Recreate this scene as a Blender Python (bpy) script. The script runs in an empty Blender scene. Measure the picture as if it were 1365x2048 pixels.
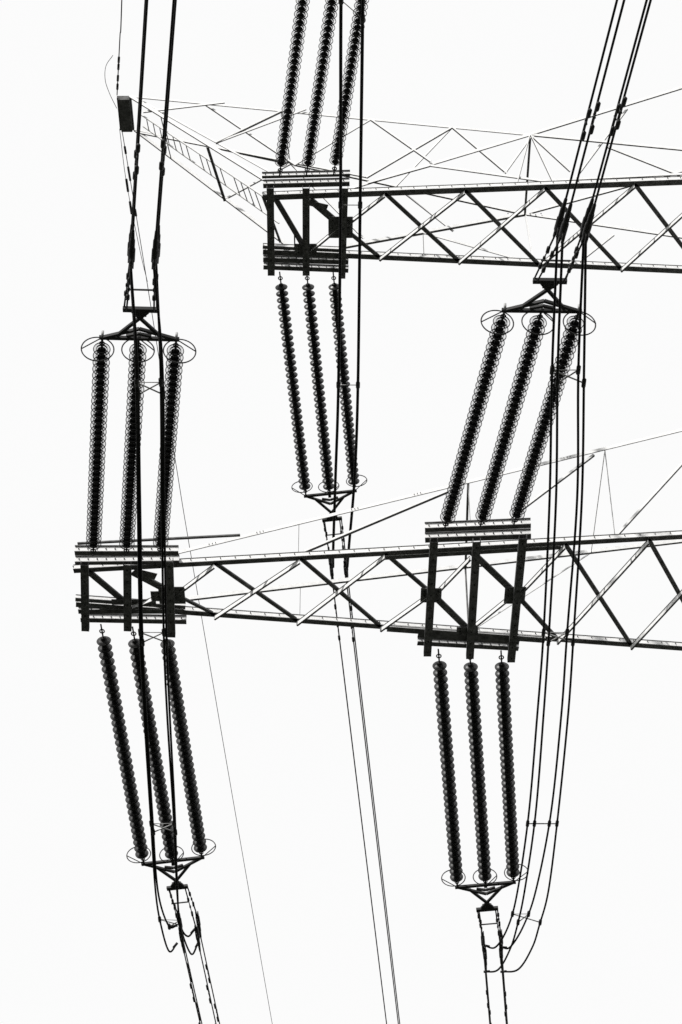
import bpy, math, random
from mathutils import Vector as V, Matrix
random.seed(4)
sc=bpy.context.scene
sc.view_settings.view_transform='Standard'; sc.view_settings.look='None'
sc.view_settings.exposure=0; sc.view_settings.gamma=1

# ---------------- materials ----------------
def mat(name,col,rough=.6,metal=0.,spec=.3,var=.0,scale=6.,bump=0.):
    m=bpy.data.materials.new(name); m.use_nodes=True
    nt=m.node_tree; b=nt.nodes['Principled BSDF']
    b.inputs['Base Color'].default_value=(col[0],col[1],col[2],1)
    b.inputs['Roughness'].default_value=rough; b.inputs['Metallic'].default_value=metal
    b.inputs['Specular IOR Level'].default_value=spec
    if var>0:
        tc=nt.nodes.new('ShaderNodeTexCoord'); n=nt.nodes.new('ShaderNodeTexNoise')
        n.inputs['Scale'].default_value=scale; n.inputs['Detail'].default_value=6; n.inputs['Roughness'].default_value=.65
        r=nt.nodes.new('ShaderNodeValToRGB')
        r.color_ramp.elements[0].position=.3; r.color_ramp.elements[1].position=.7
        r.color_ramp.elements[0].color=tuple(c*(1-var) for c in col)+(1,)
        r.color_ramp.elements[1].color=tuple(min(1,c*(1+var)) for c in col)+(1,)
        nt.links.new(tc.outputs['Object'],n.inputs['Vector']); nt.links.new(n.outputs['Fac'],r.inputs['Fac'])
        nt.links.new(r.outputs['Color'],b.inputs['Base Color'])
        if bump>0:
            bp=nt.nodes.new('ShaderNodeBump'); bp.inputs['Strength'].default_value=bump; bp.inputs['Distance'].default_value=.01
            nt.links.new(n.outputs['Fac'],bp.inputs['Height']); nt.links.new(bp.outputs['Normal'],b.inputs['Normal'])
    return m
galv=mat('galvanised_steel',(.72,.72,.72),.75,0,.2,.12,9,.2)
dark=mat('shaded_steel',(.11,.11,.11),.8,0,.12,.6,7,.2)  # mottled steel; the shade of the undersides is put into this dark base colour
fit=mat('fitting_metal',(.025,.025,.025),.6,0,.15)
bright=mat('cast_aluminium',(.35,.35,.35),.6,0,.3)
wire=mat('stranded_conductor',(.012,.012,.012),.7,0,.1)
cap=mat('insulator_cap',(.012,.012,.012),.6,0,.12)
def glass(name,col,fac,rough):
    m=bpy.data.materials.new(name); m.use_nodes=True; nt=m.node_tree
    b=nt.nodes['Principled BSDF']; b.inputs['Base Color'].default_value=col+(1,)
    b.inputs['Roughness'].default_value=rough; b.inputs['Specular IOR Level'].default_value=.25
    t=nt.nodes.new('ShaderNodeBsdfTransparent'); t.inputs['Color'].default_value=(.96,.96,.96,1)
    mx=nt.nodes.new('ShaderNodeMixShader'); mx.inputs[0].default_value=fac
    nt.links.new(b.outputs[0],mx.inputs[1]); nt.links.new(t.outputs[0],mx.inputs[2])
    nt.links.new(mx.outputs[0],nt.nodes['Material Output'].inputs[0]); return m
gl_clear=glass('toughened_glass_shell',(.02,.02,.02),.74,.3)
gl_dark=glass('dark_glass_shell',(.012,.012,.012),.07,.35)

# ---------------- mesh builder ----------------
class MB:
    def __init__(s): s.v=[];s.f=[];s.m=[];s.mats=[];s.sm=[]
    def mi(s,m):
        if m not in s.mats: s.mats.append(m)
        return s.mats.index(m)
    def add(s,vs,fs,m,smooth=False):
        o=len(s.v); s.v+= [tuple(x) for x in vs]; k=s.mi(m)
        for f in fs: s.f.append([o+i for i in f]); s.m.append(k); s.sm.append(smooth)
    def slab(s,p0,p1,h,u,h0,h1,u0,u1,m):
        p0=V(p0);p1=V(p1)
        vs=[p+h*a+u*b for p in(p0,p1) for a,b in((h0,u0),(h1,u0),(h1,u1),(h0,u1))]
        s.add(vs,[(0,1,2,3),(7,6,5,4),(0,4,5,1),(1,5,6,2),(2,6,7,3),(3,7,4,0)],m)
    def frame(s,p0,p1,up=V((0,0,1))):
        d=(V(p1)-V(p0)).normalized(); h=d.cross(up)
        if h.length<.05: h=d.cross(V((0,1,0)))
        h.normalize()
        if h.y>0.02 or (abs(h.y)<=.02 and h.x>0): h=-h
        u=h.cross(d); 
        if u.dot(up)<0: u=-u
        return h,u
    def bar(s,p0,p1,w,t,m,up=V((0,0,1))):
        h,u=s.frame(p0,p1,up); s.slab(p0,p1,h,u,-w/2,w/2,-t/2,t/2,m)
    def angle(s,p0,p1,wh,wv,m,t=.012,down=False,web=None):
        h,u=s.frame(p0,p1)
        s.slab(p0,p1,h,u,-wh/2,wh/2,0,t,m); web=web or m
        if down: s.slab(p0,p1,h,u,wh/2-t,wh/2+.001,-wv,0,web)
        else: s.slab(p0,p1,h,u,wh/2-t,wh/2+.001,t,wv,web)
    def bolts(s,p0,p1,step,h,off,z,r,m):
        p0=V(p0);p1=V(p1);L=(p1-p0).length;n=max(1,int(L/step));d=(p1-p0)/L
        for i in range(n+1):
            c=p0+d*(i*step)+h*off+V((0,0,z))
            s.tube([c,c+h*.022],r,m,6)
    def tube(s,pts,r,m,n=8,cap_=True):
        pts=[V(p) for p in pts]; N=len(pts)
        ref=None; vs=[];fs=[]
        for i,p in enumerate(pts):
            d=(pts[min(i+1,N-1)]-pts[max(i-1,0)])
            if d.length<1e-6: d=V((0,0,1))
            d.normalize()
            if ref is None:
                ref=V((0,0,1)) if abs(d.z)<.9 else V((1,0,0))
            a=(ref-d*ref.dot(d)).normalized(); b=d.cross(a); ref=a
            rr=r[i] if isinstance(r,(list,tuple)) else r
            for k in range(n):
                t=2*math.pi*k/n; vs.append(p+a*math.cos(t)*rr+b*math.sin(t)*rr)
        for i in range(N-1):
            for k in range(n):
                k2=(k+1)%n; fs.append((i*n+k,i*n+k2,(i+1)*n+k2,(i+1)*n+k))
        if cap_: fs.append(tuple(range(n))[::-1]); fs.append(tuple((N-1)*n+k for k in range(n)))
        s.add(vs,fs,m,True)
    def rev(s,prof,m,n=20,closed=False,z0=0):
        vs=[];fs=[]
        for (r,z) in prof:
            for k in range(n):
                t=2*math.pi*k/n; vs.append((r*math.cos(t),r*math.sin(t),z+z0))
        P=len(prof)
        for i in range(P if closed else P-1):
            j=(i+1)%P
            for k in range(n):
                k2=(k+1)%n; fs.append((i*n+k,i*n+k2,j*n+k2,j*n+k))
        s.add(vs,fs,m,True)
    def ring(s,c,axis,R,r,m,n=36,k=6,a0=0,a1=2*math.pi,sx=1.,lat=V((1,0,0))):
        a=V(axis).normalized(); x=(lat-a*lat.dot(a)).normalized(); y=a.cross(x); c=V(c)
        pts=[c+x*math.cos(a0+(a1-a0)*i/n)*R*sx+y*math.sin(a0+(a1-a0)*i/n)*R for i in range(n+1)]
        s.tube(pts,r,m,k)
    def mesh(s,name):
        me=bpy.data.meshes.new(name); me.from_pydata(s.v,[],s.f)
        for m in s.mats: me.materials.append(m)
        me.polygons.foreach_set('material_index',s.m); me.polygons.foreach_set('use_smooth',s.sm)
        me.update(); return me
    def obj(s,name,parent=None):
        o=bpy.data.objects.new(name,s.mesh(name)); sc.collection.objects.link(o)
        if parent: o.parent=parent
        return o
def empty(name):
    o=bpy.data.objects.new(name,None); o.empty_display_size=1; sc.collection.objects.link(o); return o
def spline(pts,sub=8):
    pts=[V(p) for p in pts]; P=[pts[0]*2-pts[1]]+pts+[pts[-1]*2-pts[-2]]; out=[]
    for i in range(1,len(P)-2):
        for k in range(sub):
            t=k/sub; a,b,c,d=P[i-1],P[i],P[i+1],P[i+2]
            out.append(.5*((2*b)+(c-a)*t+(2*a-5*b+4*c-d)*t*t+(3*b-a-3*c+d)*t**3))
    out.append(pts[-1]); return out
def lerp(a,b,t): return V(a)*(1-t)+V(b)*t

# ---------------- transmission tower ----------------
tower=empty('transmission_tower')
ZL=27.3; ZU=38.0
def nL(x,z=0): return V((x,30.21-.0857*(x+5.03),ZL+z))
def fL(x,z=0): return V((x,31.22+.115*(x+5.03),ZL+z))
def nU(x,z=0): return V((x,30.0-.0476*(x+1.72),ZU+z))
def fU(x,z=0): return V((x,31.59+.06*(x+1.72),ZU+z))
XT=8.9
def chord(mb,p0,p1,wh,wv,bolt=True):
    mb.angle(p0,p1,wh,wv,dark,web=galv)  # bottom leg takes the painted shade tone, web stays plain galvanised
    h,u=mb.frame(p0,p1)
    if bolt: mb.bolts(p0,p1,.28,h,wh/2,wv*.6,.010,fit)
    mb.slab(V(p0),V(p1),h,u,wh/2-.012,wh/2+.012,wv,wv+.006,dark)
def dk(mb,a,b,w=.085): mb.angle(a,b,w,.035,dark)
def wt(mb,a,b,w=.04,v=.095):
    a=V(a)-V((0,0,.13)); b=V(b)-V((0,0,.13))
    mb.angle(a,b,w,v,dark,web=galv); h,u=mb.frame(a,b)
    mb.slab(a,b,h,u,w/2-.012,w/2+.010,v,v+.006,dark)
def channel(mb,a,b,wh=.11,wv=.12):
    a=V(a);b=V(b); h,u=mb.frame(a,b)
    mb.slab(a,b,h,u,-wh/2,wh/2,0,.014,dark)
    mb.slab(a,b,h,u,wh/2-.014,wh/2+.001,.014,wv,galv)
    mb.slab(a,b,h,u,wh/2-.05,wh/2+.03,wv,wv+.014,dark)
    mb.bolts(lerp(a,b,.04),lerp(a,b,.97),.17,h,wh/2,wv*.5,.012,fit)
def ybeam(mb,a,b,w=.14):
    a=V(a);b=V(b)
    mb.bar(a,b,w,.012,dark)
    h,u=mb.frame(a,b)
    mb.slab(a,b,h,u,-w/2,-w/2+.012,.0061,.10,dark); mb.slab(a,b,h,u,w/2-.012,w/2,.0061,.10,dark)
    n=int((b-a).length/.35)
    for i in range(n+1):
        c=lerp(a,b,(i+.4)/(n+.8)); mb.tube([c-u*.03,c],.014,fit,6)
def gusset(mb,c,w,l):
    c=V(c); mb.bar(c-V((0,l/2,0)),c+V((0,l/2,0)),w,.012,dark)
    for dx in(-.33,0,.33):
        for dy in(-.33,0,.33):
            q=c+V((dx*w,dy*l,-.006)); mb.tube([q,q-V((0,0,.02))],.013,fit,6)

# lower crossarm underside
mb=MB()
chord(mb,nL(-5.05),nL(XT),.12,.10); chord(mb,fL(-5.1),fL(XT),.13,.10)
chord(mb,fL(-5.1,.0)+V((0,-.13,.02)),fL(-3.0,.0)+V((0,-.13,.02)),.1,.08,False)
chord(mb,nL(.75)+V((0,.10,-.03)),nL(4.1)+V((0,.08,-.03)),.09,.05,False)
chord(mb,fL(.9)+V((0,.02,-.03)),fL(4.0)+V((0,.02,-.03)),.15,.05,False)
for i,(a,b) in enumerate([(-2.38,-.85),(-.77,.77),(4.16,5.70),(5.70,7.3),(7.3,8.9)]): dk(mb,nL(a),fL(b),.08)
for a,b in [(-2.44,-.77),(-.85,.82),(4.24,5.70),(5.70,7.25),(7.25,8.9)]: wt(mb,fL(a),nL(b),.032)
gL=V((-3.23,30.87,ZL)); g1=V((1.72,30.87,ZL)); g2=V((3.32,30.87,ZL))
dk(mb,gL,fL(-2.44),.07); wt(mb,gL+V((.1,0,.06)),nL(-2.38),.032)
dk(mb,nL(.82),g1,.08); wt(mb,fL(.77),g1+V((0,0,.06)),.032)
dk(mb,g1,V((2.46,31.95,ZL)),.13); dk(mb,V((2.46,29.7,ZL)),g2,.13)
wt(mb,g1+V((.1,0,.07)),V((2.42,29.75,ZL)),.032); wt(mb,V((2.5,31.9,ZL)),g2+V((0,0,.07)),.032)
wt(mb,g2+V((.1,0,.06)),nL(4.16),.032); dk(mb,g2,fL(4.24),.09)
dk(mb,V((-4.80,30.2,ZL)),V((-4.15,31.15,ZL)),.13); dk(mb,V((-3.95,30.25,ZL)),gL,.15)
wt(mb,V((-4.0,31.2,ZL)),gL+V((-.1,0,.06)))
mb.bar(V((-4.4,31.1,ZL-.02)),V((-3.55,31.1,ZL-.02)),.16,.012,dark,)
mb.bar(V((-3.9,30.2,ZL-.02)),V((-3.5,30.35,ZL-.02)),.18,.012,dark)
gusset(mb,gL+V((0,0,-.045)),.5,.5); gusset(mb,gL+V((-.25,0.0,-.065)),.3,.28)
gusset(mb,g1+V((0,0,-.045)),.4,.42); gusset(mb,g2+V((0,0,-.045)),.4,.5)
gusset(mb,V((2.46,31.95,ZL-.05)),.42,.24)
channel(mb,(-4.98,29.70,ZL),(-3.04,29.70,ZL)); channel(mb,(-5.0,29.98,ZL-.01),(-3.04,29.95,ZL-.01),.09,.13)
channel(mb,(-5.07,31.40,ZL-.02),(-3.04,31.40,ZL-.02),.12,.06); channel(mb,(-5.05,31.66,ZL-.02),(-3.0,31.72,ZL-.02),.12,.10)
channel(mb,(1.55,29.05,ZL),(3.50,28.93,ZL)); channel(mb,(1.56,29.31,ZL-.02),(3.52,29.20,ZL-.02),.13,.11)
channel(mb,(1.5,32.12,ZL-.03),(3.5,32.32,ZL-.03),.13,.05); channel(mb,(1.5,32.38,ZL-.02),(3.5,32.56,ZL-.02),.12,.07)
for a,b in [((-4.80,29.85),(-4.96,31.82)),((-4.0,29.85),(-4.14,31.82)),((-3.21,29.75),(-3.30,32.01)),
            ((1.72,29.2),(1.70,32.61)),((2.51,29.2),(2.54,32.69)),((3.36,29.1),(3.36,32.8))]:
    ybeam(mb,a+(ZL-.16,),b+(ZL-.16,),.15)
mb.bar((-4.98,29.9,27.72),(-1.90,29.66,27.72),.05,.03,dark)
mb.obj('lower_crossarm_base',tower)
# lower arm top chords
mb=MB()
def tz(x): return 27.6+.25*(x+3)
def tn(x): return V((x,nL(x).y,tz(x)))
def tf(x): return V((x,fL(x).y,tz(x)))
def light(mb,a,b,wh=.022,wv=.07): mb.angle(a,b,wh,wv,dark,.008,web=galv)
light(mb,tn(-3.1),tn(XT),.012,.08); light(mb,tf(-3.3),tf(XT),.045,.09)
def mid(mb,a,b,wh=.055,wv=.05): mb.angle(a,b,wh,wv,dark,.008,web=galv)
mid(mb,(-.68,29.8,27.4),(2.06,29.62,28.78))
mid(mb,(2.7,29.5,27.5),(4.9,29.42,29.55),.045)
mid(mb,(5.12,29.38,27.4),(7.3,29.2,30.1),.045)
mid(mb,tn(2.44),tf(2.5),.045)
light(mb,tn(5.1),tf(5.1),.01,.05)
light(mb,fL(2.5),tf(2.5),.035,.05); light(mb,nL(2.44),tn(2.44),.01,.05); light(mb,nL(5.1),tn(5.1),.01,.05)
light(mb,nL(-.8),tn(-.8),.01,.04); light(mb,fL(-.8),tf(-.8),.01,.04)
light(mb,fL(2.5),tf(5.1),.008,.03)
for x in [-2.5,-1.6,.2,1.4,3.6,4.3]:
    h=V((0,-1,0))
    for k in range(3):
        c=tn(x+k*.06)+V((0,0,.05)); mb.tube([c+h*.008,c+h*.026],.008,fit,6)
mb.obj('lower_crossarm_top_chords',tower)

# upper crossarm
mb=MB()
chord(mb,nU(-1.74),nU(XT),.15,.11); chord(mb,fU(-1.78),fU(XT),.14,.11)
chord(mb,fU(-1.78)+V((0,-.13,.02)),fU(.1)+V((0,-.13,.02)),.09,.08,False)
for a,b in [(.97,2.69),(2.74,4.53),(4.5,6.42),(6.48,8.3)]: dk(mb,nU(a),fU(b),.09)
for a,b in [(.88,2.74),(2.69,4.5),(4.53,6.48),(6.42,8.3)]: wt(mb,fU(a),nU(b),.04,.10)
g=V((-.01,30.81,ZU)); gb=V((-.80,31.44,ZU))
wt(mb,g+V((.1,0,.06)),nU(.97)); dk(mb,g,fU(.88),.09)
wt(mb,V((-.7,31.5,ZU)),g+V((0,0,.06)))
dk(mb,V((-1.45,30.05,ZU)),V((-.88,31.35,ZU)),.12); dk(mb,V((-.70,30.05,ZU)),g,.16)
mb.bar(V((-.8,30.1,ZU-.02)),V((-.3,30.25,ZU-.02)),.14,.012,dark)
gusset(mb,g+V((0,0,-.045)),.55,.62); gusset(mb,gb+V((0,0,-.05)),.5,.3)
channel(mb,(-1.74,29.42,ZU),(.2,29.36,ZU),.07,.10); channel(mb,(-1.72,29.66,ZU-.01),(.19,29.6,ZU-.01),.12,.11)
channel(mb,(-1.78,31.80,ZU-.02),(.17,31.88,ZU-.02),.13,.06); channel(mb,(-1.78,32.03,ZU-.02),(.17,32.13,ZU-.02),.12,.08)
for a,b in [((-1.56,29.6),(-1.60,32.15)),((-.77,29.6),(-.80,32.15)),((.08,29.6),(.02,32.24))]:
    ybeam(mb,a+(ZU-.16,),b+(ZU-.16,),.16)
mb.obj('upper_crossarm_base',tower)
mb=MB()
An=V((4.3,29.72,39.85)); Af=V((4.34,32.15,39.97))
light(mb,(-.05,29.95,38.1),An,.022,.09); light(mb,An,(8.9,29.5,41.8),.03,.09)
mid(mb,(-.4,31.62,38.05),Af,.06,.09); mid(mb,Af,(8.9,32.2,41.9),.04,.09)
mid(mb,An,Af,.05,.04)
for dx in(-.14,.14): mid(mb,An,nU(4.3+dx*3),.035,.03)
light(mb,Af,fU(4.4),.014); light(mb,(1.9,31.8,38.9),fU(1.9),.014); light(mb,(1.9,31.8,38.9),fU(4.4),.014)
for k in range(7):
    q=Af+V((-.4+.13*k,-.03,-.02 if k%2 else .03)); mb.tube([q,q-V((0,.02,.02))],.014,fit,6)
mb.obj('upper_crossarm_top_chords',tower)

# earth wire peak arm
mb=MB()
Tn=V((-4.98,30.12,41.82)); Tf=V((-4.95,31.2,41.95))
def EN(x): return V((x,30.12-.043*(x+4.98),41.82-.2123*(x+4.98)))
def EF(x): return V((x,31.2+.102*(x+4.95),41.95-.2131*(x+4.95)))
mb.slab((-5.10,30.16,41.84),(-5.10,31.12,41.86),V((1,0,0)),V((0,0,1)),-.17,.17,0,.09,dark)
mb.slab((-5.10,30.16,41.80),(-5.10,31.12,41.82),V((1,0,0)),V((0,0,1)),-.13,.13,-.02,.035,dark)
light(mb,Tn,EN(4.3),.016,.07); light(mb,EN(4.3),EN(8.9),.03,.08)
light(mb,Tf,EF(4.3),.04,.07); light(mb,EF(4.3),EF(8.9)+V((0,-.4,0)),.03,.08)
Bn=V((-1.72,29.6,38.1)); Bf=V((-1.2,31.6,38.15))
light(mb,Tn,Bn,.03,.09); light(mb,Tf,Bf,.03,.09)
light(mb,Tn+V((.1,.1,.12)),Bn+V((.3,.1,.25)),.012,.05)
def SN(t): return lerp(Tn,Bn,t)
def SF(t): return lerp(Tf,Bf,t)
r0=[lerp(SN(t),SF(t),.30) for t in(0.08,1)]; r1=[lerp(SN(t),SF(t),.62) for t in(.08,1)]
mb.bar(r0[0],r0[1],.03,.03,galv); mb.bar(r1[0],r1[1],.03,.03,galv)
for i in range(18):
    if i in(7,12): continue
    t=.12+i*.048; mb.bar(lerp(SN(t),SF(t),.30),lerp(SN(t),SF(t),.62),.018,.02,dark)
mb.bar(SN(.6)+V((0,0,-.03)),SF(.6)+V((0,0,-.03)),.06,.03,dark)
mb.bar(lerp(SN(.25),SF(.25),.0),SF(.25),.02,.02,dark)
mb.bar(lerp(SN(.95),SF(.95),.35),SF(.95),.05,.03,dark); mb.bar((-1.05,31.0,37.98),(-1.05,31.45,37.98),.03,.03,dark)
def zz(mb,a,b,w=.035): mb.angle(a,b,w,.05,dark,.008,web=galv)
zz(mb,EN(-3.2),(-1.04,29.9,39.0)); zz(mb,(-1.04,29.9,39.0),EN(.68),.02); zz(mb,EN(.68),(2.0,29.8,39.0))
zz(mb,(.58,29.85,38.5),EN(2.54)); zz(mb,EN(2.54),(3.68,29.8,38.6)); zz(mb,(3.68,29.8,38.6),EN(4.35),.02)
zz(mb,(-2.84,29.9,39.8),EN(-1.37),.05); zz(mb,(-2.84,29.9,39.8),(-.8,29.9,41.05),.02)
light(mb,(-2.7,29.9,41.3),(-4.6,30.1,41.2)); zz(mb,An,(5.1,29.75,38.6),.03)
light(mb,(.6,29.85,38.3),(2.0,29.8,38.85),.03); light(mb,(2.0,29.8,38.85),(4.45,29.75,38.25)); light(mb,(4.45,29.75,38.25),(8.9,29.6,38.4),.02)
light(mb,SF(.02),EF(.6)+V((0,-.9,-1.0)),.03,.05)
zz(mb,SF(.6),EF(-1.2)); zz(mb,EF(-1.2),(.5,31.7,38.6),.02); zz(mb,(2.6,32.0,39.2),EF(1.3),.02); light(mb,EF(1.3),EN(2.54),.014); light(mb,EF(-1.2),EN(-1.37),.014)
zz(mb,(5.2,29.75,38.3),(6.6,29.7,40.8),.03); zz(mb,(6.4,32.2,39.3),(5.3,32.2,38.1),.03); zz(mb,(6.0,29.7,39.4),(7.8,29.7,38.2),.03)
mb.obj('earth_wire_peak_arm',tower)

# tower body, stands to the right of the view, down to the ground
mb=MB()
prof=[(0,4.6),(7,3.95),(14,3.3),(20.5,2.7),(27.3,2.1),(30.6,1.9),(34.3,1.6),(38,1.4),(41.9,1.1),(45.5,.35)]
CX=XT+2.1; CY=30.95
def leg(i,sx,sy): z,h=prof[i]; return V((CX+sx*h,CY+sy*h,z))
cs=[(-1,-1),(1,-1),(1,1),(-1,1)]
for i in range(len(prof)-1):
    for k in range(4):
        a,b=cs[k],cs[(k+1)%4]
        mb.bar(leg(i,*a),leg(i+1,*a),.22,.22,galv)
        mb.bar(leg(i,*a),leg(i+1,*b),.10,.04,galv); mb.bar(leg(i,*b)+V((0,0,.05)),leg(i+1,*a)+V((0,0,.05)),.10,.04,galv)
        mb.bar(leg(i+1,*a),leg(i+1,*b),.12,.06,galv)
for a in cs:
    p=leg(0,*a); mb.slab(p+V((0,0,-.5)),p+V((0,0,.35)),V((1,0,0)),V((0,1,0)),-.5,.5,-.5,.5,bright)
mb.obj('tower_body',tower)

# ---------------- insulator strings ----------------
ND=34; PI_=.173
def string_mesh(name,gm,clear):
    mb=MB(); pitch=PI_
    mb.tube([(0,0,-.02),(0,0,.30)],.016,fit,8)
    mb.ring((0,0,.05),(1,0,0),.045,.013,fit,12,6); mb.ring((0,0,.15),(0,1,0),.045,.013,fit,12,6); mb.ring((0,0,.24),(1,0,0),.04,.013,fit,12,6)
    for i in range(ND):
        z=.30+i*pitch
        mb.rev([(.0,0),(.038,.0),(.052,.012),(.058,.055),(.074,.066)],cap,14,False,z)
        mb.rev([(.06,.052),(.085,.062),(.118,.072),(.138,.088)],gm,22,False,z)
        mb.rev([(.135,.078),(.144,.088),(.138,.104),(.130,.092)],cap,22,True,z)
        if clear:
            mb.rev([(.088,.068),(.095,.071),(.093,.104),(.088,.104)],cap,16,True,z)
        else:
            mb.rev([(.103,.072),(.109,.075),(.108,.108),(.102,.108)],cap,18,True,z)
            mb.rev([(.074,.064),(.080,.066),(.079,.115),(.073,.115)],cap,16,True,z)
        mb.rev([(.03,.06),(.036,.12),(.018,.13),(.018,pitch+.003)],cap,8,False,z)
    z=.30+ND*pitch
    mb.tube([(0,0,z-.02),(0,0,6.42)],.02,fit,8); mb.ring((0,0,z+.07),(0,1,0),.04,.012,fit,12,6)
    return mb.mesh(name)
sm_clear=string_mesh('glass_disc_string',gl_clear,True); sm_dark=string_mesh('dark_disc_string',gl_dark,False)
def rod(mb,a,b,r=.018,m=fit): mb.tube([a,b],r,m,8)
def assembly(pts,ends,me,small,clampT,clampL,sep,ringr,shift,cr=1.0):
    root=empty('insulator_assembly'); pts=[V(p) for p in pts]; E=[V(p) for p in ends]
    for i,(p,q) in enumerate(zip(pts,E)):
        o=bpy.data.objects.new('disc_string_%d'%(i+1),me); sc.collection.objects.link(o); o.parent=root
        d=q-p; L=d.length
        o.matrix_world=Matrix.Translation(p)@d.to_track_quat('Z','Y').to_matrix().to_4x4()@Matrix.Diagonal((1,1,L/6.4,1))
    a=(E[1]-pts[1]).normalized(); lat=(E[2]-E[0]).normalized(); n=a.cross(lat).normalized()
    if n.z<0: n=-n
    mb=MB(); C=E[1]
    mb.bar(E[0]-lat*.05,E[2]+lat*.05,.065,.05,fit,n)
    mb.bar(E[0],C+a*.24,.05,.05,fit,n); mb.bar(E[2],C+a*.24,.05,.05,fit,n)
    mb.bar(C-lat*.20+a*.06,C+a*.12,.05,.04,fit,n); mb.bar(C+lat*.20+a*.06,C+a*.12,.05,.04,fit,n)
    T=.72
    mb.bar(C-lat*.36+a*.05,C+lat*.12+a*(T-.05),.055,.045,fit,n); mb.bar(C+lat*.36+a*.05,C-lat*.12+a*(T-.05),.055,.04,fit,n+a*.02)
    mb.bar(C-lat*(small+.04)+a*T,C+lat*(small+.04)+a*T,.085,.06,fit,n)
    mb.bar(C-lat*.1+a*(T-.1),C+lat*.1+a*(T-.1),.10,.05,fit,n)
    for e,q in zip((-1,0,1),E):
        c=q-a*.30+lat*e*.07
        mb.ring(c,a,ringr,.0115,fit,48,6,sx=1.06,lat=lat)
        rod(mb,q,c+lat*ringr*1.06*(1 if e>=0 else -1),.010)
        rod(mb,q+a*.02,q+n*.10+a*.05,.022,bright)
        mb.tube([q-lat*.035,q+lat*.035],.04,fit,8)
    starts=[];lugs=[]
    for e in(-1,1):
        S=C+lat*e*small+a*T
        for k,sgn in enumerate((1,-1)):
            t0=clampT+(0 if sgn>0 else .18)
            w=lat*(e*(.19-small)+shift)+lat*e*(.012 if sgn>0 else -.012)
            P0=S+a*(t0-T)+n*(sep/2*sgn-.03)+w; P1=P0+a*clampL
            S2=S+n*.03*sgn+lat*.02*sgn*e
            M1=lerp(S2,P0,.28); M2=lerp(S2,P0,.62)
            rod(mb,S2,M1,.015); rod(mb,M1,M2,.011); rod(mb,M2,P0,.016)
            mb.tube([M1-a*.04,M1+a*.05],.032*cr,fit,8); mb.tube([M2-a*.06,M2+a*.06],.030*cr,fit,8)
            mb.tube([lerp(M1,M2,.5)-a*.03,lerp(M1,M2,.5)+a*.03],.024*cr,fit,8)
            mb.bar(P0-a*.12+lat*.03*cr,P0+a*.05+lat*.03*cr,.02,.05*cr,fit,n); mb.bar(P0-a*.12-lat*.03*cr,P0+a*.05-lat*.03*cr,.02,.05*cr,fit,n)
            mb.tube([P0,P0+a*.04,P0+a*.30,P0+a*.33,P1-a*.22,P1-a*.18,P1],[k_*cr for k_ in (.03,.056,.056,.044,.044,.034,.026)],fit,10)
            lug=P0+a*.12-n*.12
            mb.tube([P0+a*.16,lug,lug-a*.12],.026*cr,fit,8)
            starts.append(P1); lugs.append(lug-a*.10)
    mb.bar(C-lat*small+a*(T+.48),C+lat*small+a*(T+.48),.025,.02,fit,n)
    mb.obj('yoke_and_clamps',root)
    return a,lat,n,starts,lugs
def damper(mb,p,d,n,L=.24,s_=1.):
    c=p-n*.065; mb.tube([p+n*.02,c],.020*s_,fit,6)
    rod(mb,c-d*L,c+d*L,.008)
    for s in(-1,1):
        q=c+d*s*L; mb.tube([q-d*s*.10,q-d*s*.08,q+d*s*.05,q+d*s*.065],[.022*s_,.035*s_,.035*s_,.025*s_],fit,8)
def bundle(starts,dirx,dz,curv,sy,length,r,damps,n,ds=1.):
    root=empty('conductor_bundle')
    mb=MB()
    for j,s in enumerate(starts):
        pts=[]
        for i in range(61):
            t=length*(i/60)**1.6
            pts.append(V((s.x+dirx*t,s.y+sy*t,s.z-dz*t+curv*t*t)))
        mb.tube(pts,r,wire,8)
        d=(pts[1]-pts[0]).normalized()
        for k,t in enumerate(damps):
            t=t+(.22 if j%2 else 0)+(.1 if j>1 else 0)
            q=V((s.x+dirx*t,s.y+sy*t,s.z-dz*t+curv*t*t)); damper(mb,q,d,n,.24,ds)
    mb.obj('conductors',root)
NX,NZ=.119,.12
def nearend(p,L=6.37):
    d=V((NX,-1,-NZ)).normalized(); return V(p)+d*L
# lower phase at the arm tip
pts=[(-4.64,29.75,ZL),(-4.02,29.75,ZL),(-3.39,29.72,ZL)]
a,l,n,s,lugL=assembly(pts,[(-3.88,23.47,26.55),(-3.29,23.49,26.55),(-2.68,23.51,26.55)],sm_clear,.24,1.85,.72,.28,.25,.0)
bundle(s,.124,NZ,.0005,-1,60,.018,[1.35],n)
pts=[(-4.67,31.83,ZL),(-4.06,31.91,ZL),(-3.43,31.95,ZL)]
a,l,n,s,_=assembly(pts,[(-4.21,38.34,26.01),(-3.58,38.34,26.01),(-2.96,38.15,26.05)],sm_dark,.19,1.75,.70,.24,.24,.11,.82)
bundle(s,.11,.2,.0006,1,150,.014,[1.0,2.3],n,.8)
# lower phase inboard
pts=[(1.91,29.01,ZL),(2.56,28.97,ZL),(3.18,28.90,ZL)]
a,l,n,s,lugR=assembly(pts,[(2.63,22.89,26.57),(3.22,22.90,26.57),(3.82,22.91,26.57)],sm_clear,.23,1.75,.72,.28,.25,.12)
bundle(s,.093,NZ,.0005,-1,60,.018,[1.6],n)
pts=[(1.92,32.61,ZL),(2.54,32.66,ZL),(3.16,32.66,ZL)]
a,l,n,s,_=assembly(pts,[(2.52,39.23,25.99),(3.13,39.19,25.99),(3.73,39.08,26.02)],sm_dark,.20,1.65,.72,.24,.24,.06,.82)
bundle(s,.10,.2,.0006,1,150,.014,[1.3,2.6],n,.8)
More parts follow.
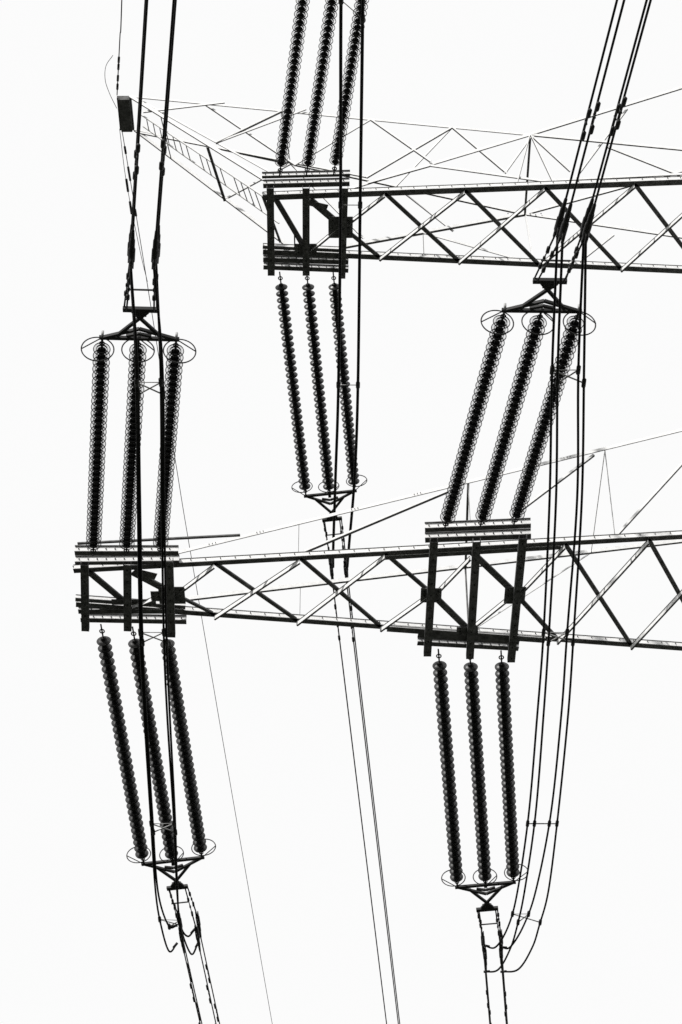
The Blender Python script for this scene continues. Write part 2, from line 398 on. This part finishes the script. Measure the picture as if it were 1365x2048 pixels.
# upper phase
pts=[(-1.35,29.35,ZU),(-.76,29.34,ZU),(-.16,29.31,ZU)]
a,l,n,s,lugU=assembly(pts,[nearend(p,6.5) for p in pts],sm_clear,.23,1.8,.72,.28,.27,.0)
bundle(s,NX,NZ,.0005,-1,60,.018,[1.6],n)
pts=[(-1.41,32.20,ZU),(-.79,32.20,ZU),(-.18,32.20,ZU)]
a,l,n,s,_=assembly(pts,[(-.87,38.45,36.75),(-.28,38.45,36.75),(.34,38.29,36.78)],sm_dark,.21,1.9,.75,.24,.24,.04,.85)
bundle(s,.094,.2,.0006,1,150,.016,[1.1],n,.9)

# ---------------- jumper loops under the arms ----------------
TL=[(21.2,26.32),(23.4,25.72),(26.5,25.74),(29.9,25.57),(32.5,25.63),(36.0,25.69),(38.8,25.65),(40.1,25.57)]
TU=[(21.0,36.5),(23.5,36.05),(29.0,36.55),(34.0,36.15),(36.8,35.93),(39.2,35.80)]
def jumper(T,XS,ends,r,spacers,lugs=None):
    root=empty('jumper_loop'); mb=MB(); curves=[]
    for j,(xs,e) in enumerate(zip(XS,ends)):
        p=[V((x,y,z)) for x,(y,z) in zip(xs,T)]+[V(q) for q in e]
        if lugs: p=[lugs[j]]+p[1:]
        sp=spline(p,10); mb.tube(sp,r,wire,8); curves.append(sp)
        mb.tube([sp[-1],sp[-1]+(sp[-2]-sp[-1]).normalized()*.14],.028,fit,8)
    for ys in spacers:
        q=[min(c,key=lambda p:abs(p.y-(ys+.25*(i%2)))) for i,c in enumerate(curves)]
        if len(q)==4:
            rod(mb,q[0],q[3],.013,bright); rod(mb,q[1],q[2],.013,bright)
            rod(mb,q[0],q[2],.008,bright)
        else: rod(mb,q[0],q[1],.010,bright)
        for w in q: mb.tube([w-V((0,.08,0)),w+V((0,.08,0))],r+.015,fit,8)
    mb.obj('jumper_cables',root)
jumper(TL,[[-3.20,-3.27,-3.47,-3.66,-3.77,-3.89,-3.97,-3.93],[-3.17,-3.25,-3.43,-3.62,-3.73,-3.85,-3.92,-3.77],
 [-2.80,-2.88,-3.06,-3.23,-3.33,-3.42,-3.51,-3.50],[-2.76,-2.85,-3.02,-3.18,-3.28,-3.39,-3.50,-3.51]],
 [[(-3.80,41.0,25.45),(-3.62,40.9,25.6)],[(-3.58,40.2,25.62)],[(-3.36,40.45,25.5),(-3.2,40.3,25.6)],[(-3.33,41.2,25.5),(-3.16,40.9,25.6)]],
 .021,[23.6,30.0,36.3,39.9],lugL)
jumper(TL,[[3.27,3.37,3.56,3.69,3.76,3.83,3.78,3.66],[3.36,3.46,3.67,3.79,3.88,3.97,3.93,3.85],
 [3.59,3.79,4.03,4.12,4.22,4.28,4.17,3.99],[3.79,3.88,4.11,4.24,4.35,4.43,4.44,4.33]],
 [[(3.42,40.9,25.5),(3.16,41.0,25.6)],[(3.74,41.0,25.5),(3.52,41.8,25.45),(3.2,41.9,25.45)],[(3.74,40.9,25.5),(3.54,41.0,25.55)],[(4.22,40.9,25.48),(3.96,41.7,25.4),(3.58,41.9,25.45)]],
 .021,[23.3,29.9,36.2,39.7],lugR)
jumper(TU,[[.03,0,-.01,-.06,-.13,-.19],[.41,.42,.41,.39,.33,.20]],[[(-.20,40.4,36.1)],[(.16,40.4,36.1)]],.034,[23.7,29.0,33.9],[lugU[1],lugU[3]])

# ---------------- earth wire ----------------
root=empty('earth_wire'); mb=MB()
far=[(-5.24,31.2,42.0),(-4.96,35,41.6),(-4.53,41.5,41.0),(-4.14,47.5,40.7),(-2.53,70,39.3),(3.1,150,35.5)]
near=[(-5.26,30.1,41.88),(-4.98,28.0,41.2),(-4.85,27.0,41.0),(-4.1,20,40.2),(0,-20,38)]
mb.tube(spline(far),.010,wire,6); mb.tube(spline(near),.014,wire,6)
for c,k in ((far,.35),(near,.5)):
    for t in (.15,.3,k,.62):
        p=lerp(c[0],c[1],t); d=(V(c[1])-V(c[0])).normalized(); mb.tube([p-d*.10,p+d*.10],.028,fit,8)
loop=[(-5.2,28.6,41.35),(-5.40,29.0,41.5),(-5.47,29.5,41.65),(-5.42,30.0,41.8),(-5.3,30.5,41.9)]
mb.tube(spline(loop),.007,wire,6)
mb.tube(spline([(-5.28,31.1,41.90),(-5.2,32.5,41.6),(-5.0,34.5,41.4),(-4.9,35.6,41.5)]),.008,wire,6)
for y,x,z in((32.4,-5.2,41.62),(33.0,-5.15,41.5)):
    mb.tube([(x,y,z),(x+.02,y+.35,z-.04)],.03,fit,8)
mb.obj('ground_wire_with_fittings',root)

# ---------------- ground ----------------
gm=mat('grassland',(.035,.037,.03),.95,0,.05,.45,.15)
mb=MB(); N=24; S=4000
vs=[];fs=[]
for i in range(N+1):
    for j in range(N+1):
        vs.append((-S+2*S*i/N,-S+2*S*j/N,0))
for i in range(N):
    for j in range(N):
        fs.append((i*(N+1)+j,(i+1)*(N+1)+j,(i+1)*(N+1)+j+1,i*(N+1)+j+1))
mb.add(vs,fs,gm); mb.obj('ground')

# ---------------- sky and sun ----------------
sd=V((-.6,-.8,0)).normalized(); el=math.radians(46)
sdir=V((sd.x*math.cos(el),sd.y*math.cos(el),math.sin(el)))
w=bpy.data.worlds.new('World'); sc.world=w; w.use_nodes=True; nt=w.node_tree
bg=nt.nodes['Background']
sky=nt.nodes.new('ShaderNodeTexSky'); sky.sky_type='NISHITA'; sky.sun_disc=False
sky.sun_elevation=el; sky.sun_rotation=math.atan2(sd.x,sd.y); sky.dust_density=4; sky.air_density=1
bw=nt.nodes.new('ShaderNodeRGBToBW'); mu=nt.nodes.new('ShaderNodeMath'); mu.operation='MULTIPLY'; mu.inputs[1].default_value=12
mi=nt.nodes.new('ShaderNodeMath'); mi.operation='MINIMUM'; mi.inputs[1].default_value=9.7
nt.links.new(sky.outputs[0],bw.inputs[0]); nt.links.new(bw.outputs[0],mu.inputs[0]); nt.links.new(mu.outputs[0],mi.inputs[0])
nt.links.new(mi.outputs[0],bg.inputs['Color']); bg.inputs['Strength'].default_value=.1
sun=bpy.data.lights.new('sun','SUN'); sun.energy=5; sun.angle=math.radians(.5); sun.color=(1,.98,.95)
so=bpy.data.objects.new('sun',sun); sc.collection.objects.link(so)
so.rotation_euler=(-sdir).to_track_quat('-Z','Y').to_euler(); so.location=(0,0,80)

# ---------------- camera ----------------
cam=bpy.data.cameras.new('camera'); co=bpy.data.objects.new('camera',cam); sc.collection.objects.link(co)
cam.sensor_fit='VERTICAL'; cam.sensor_height=36; cam.sensor_width=24; cam.lens=73.83; cam.clip_end=10000
co.location=(0,0,1.6); co.rotation_euler=(math.radians(90+42),0,0)
sc.camera=co
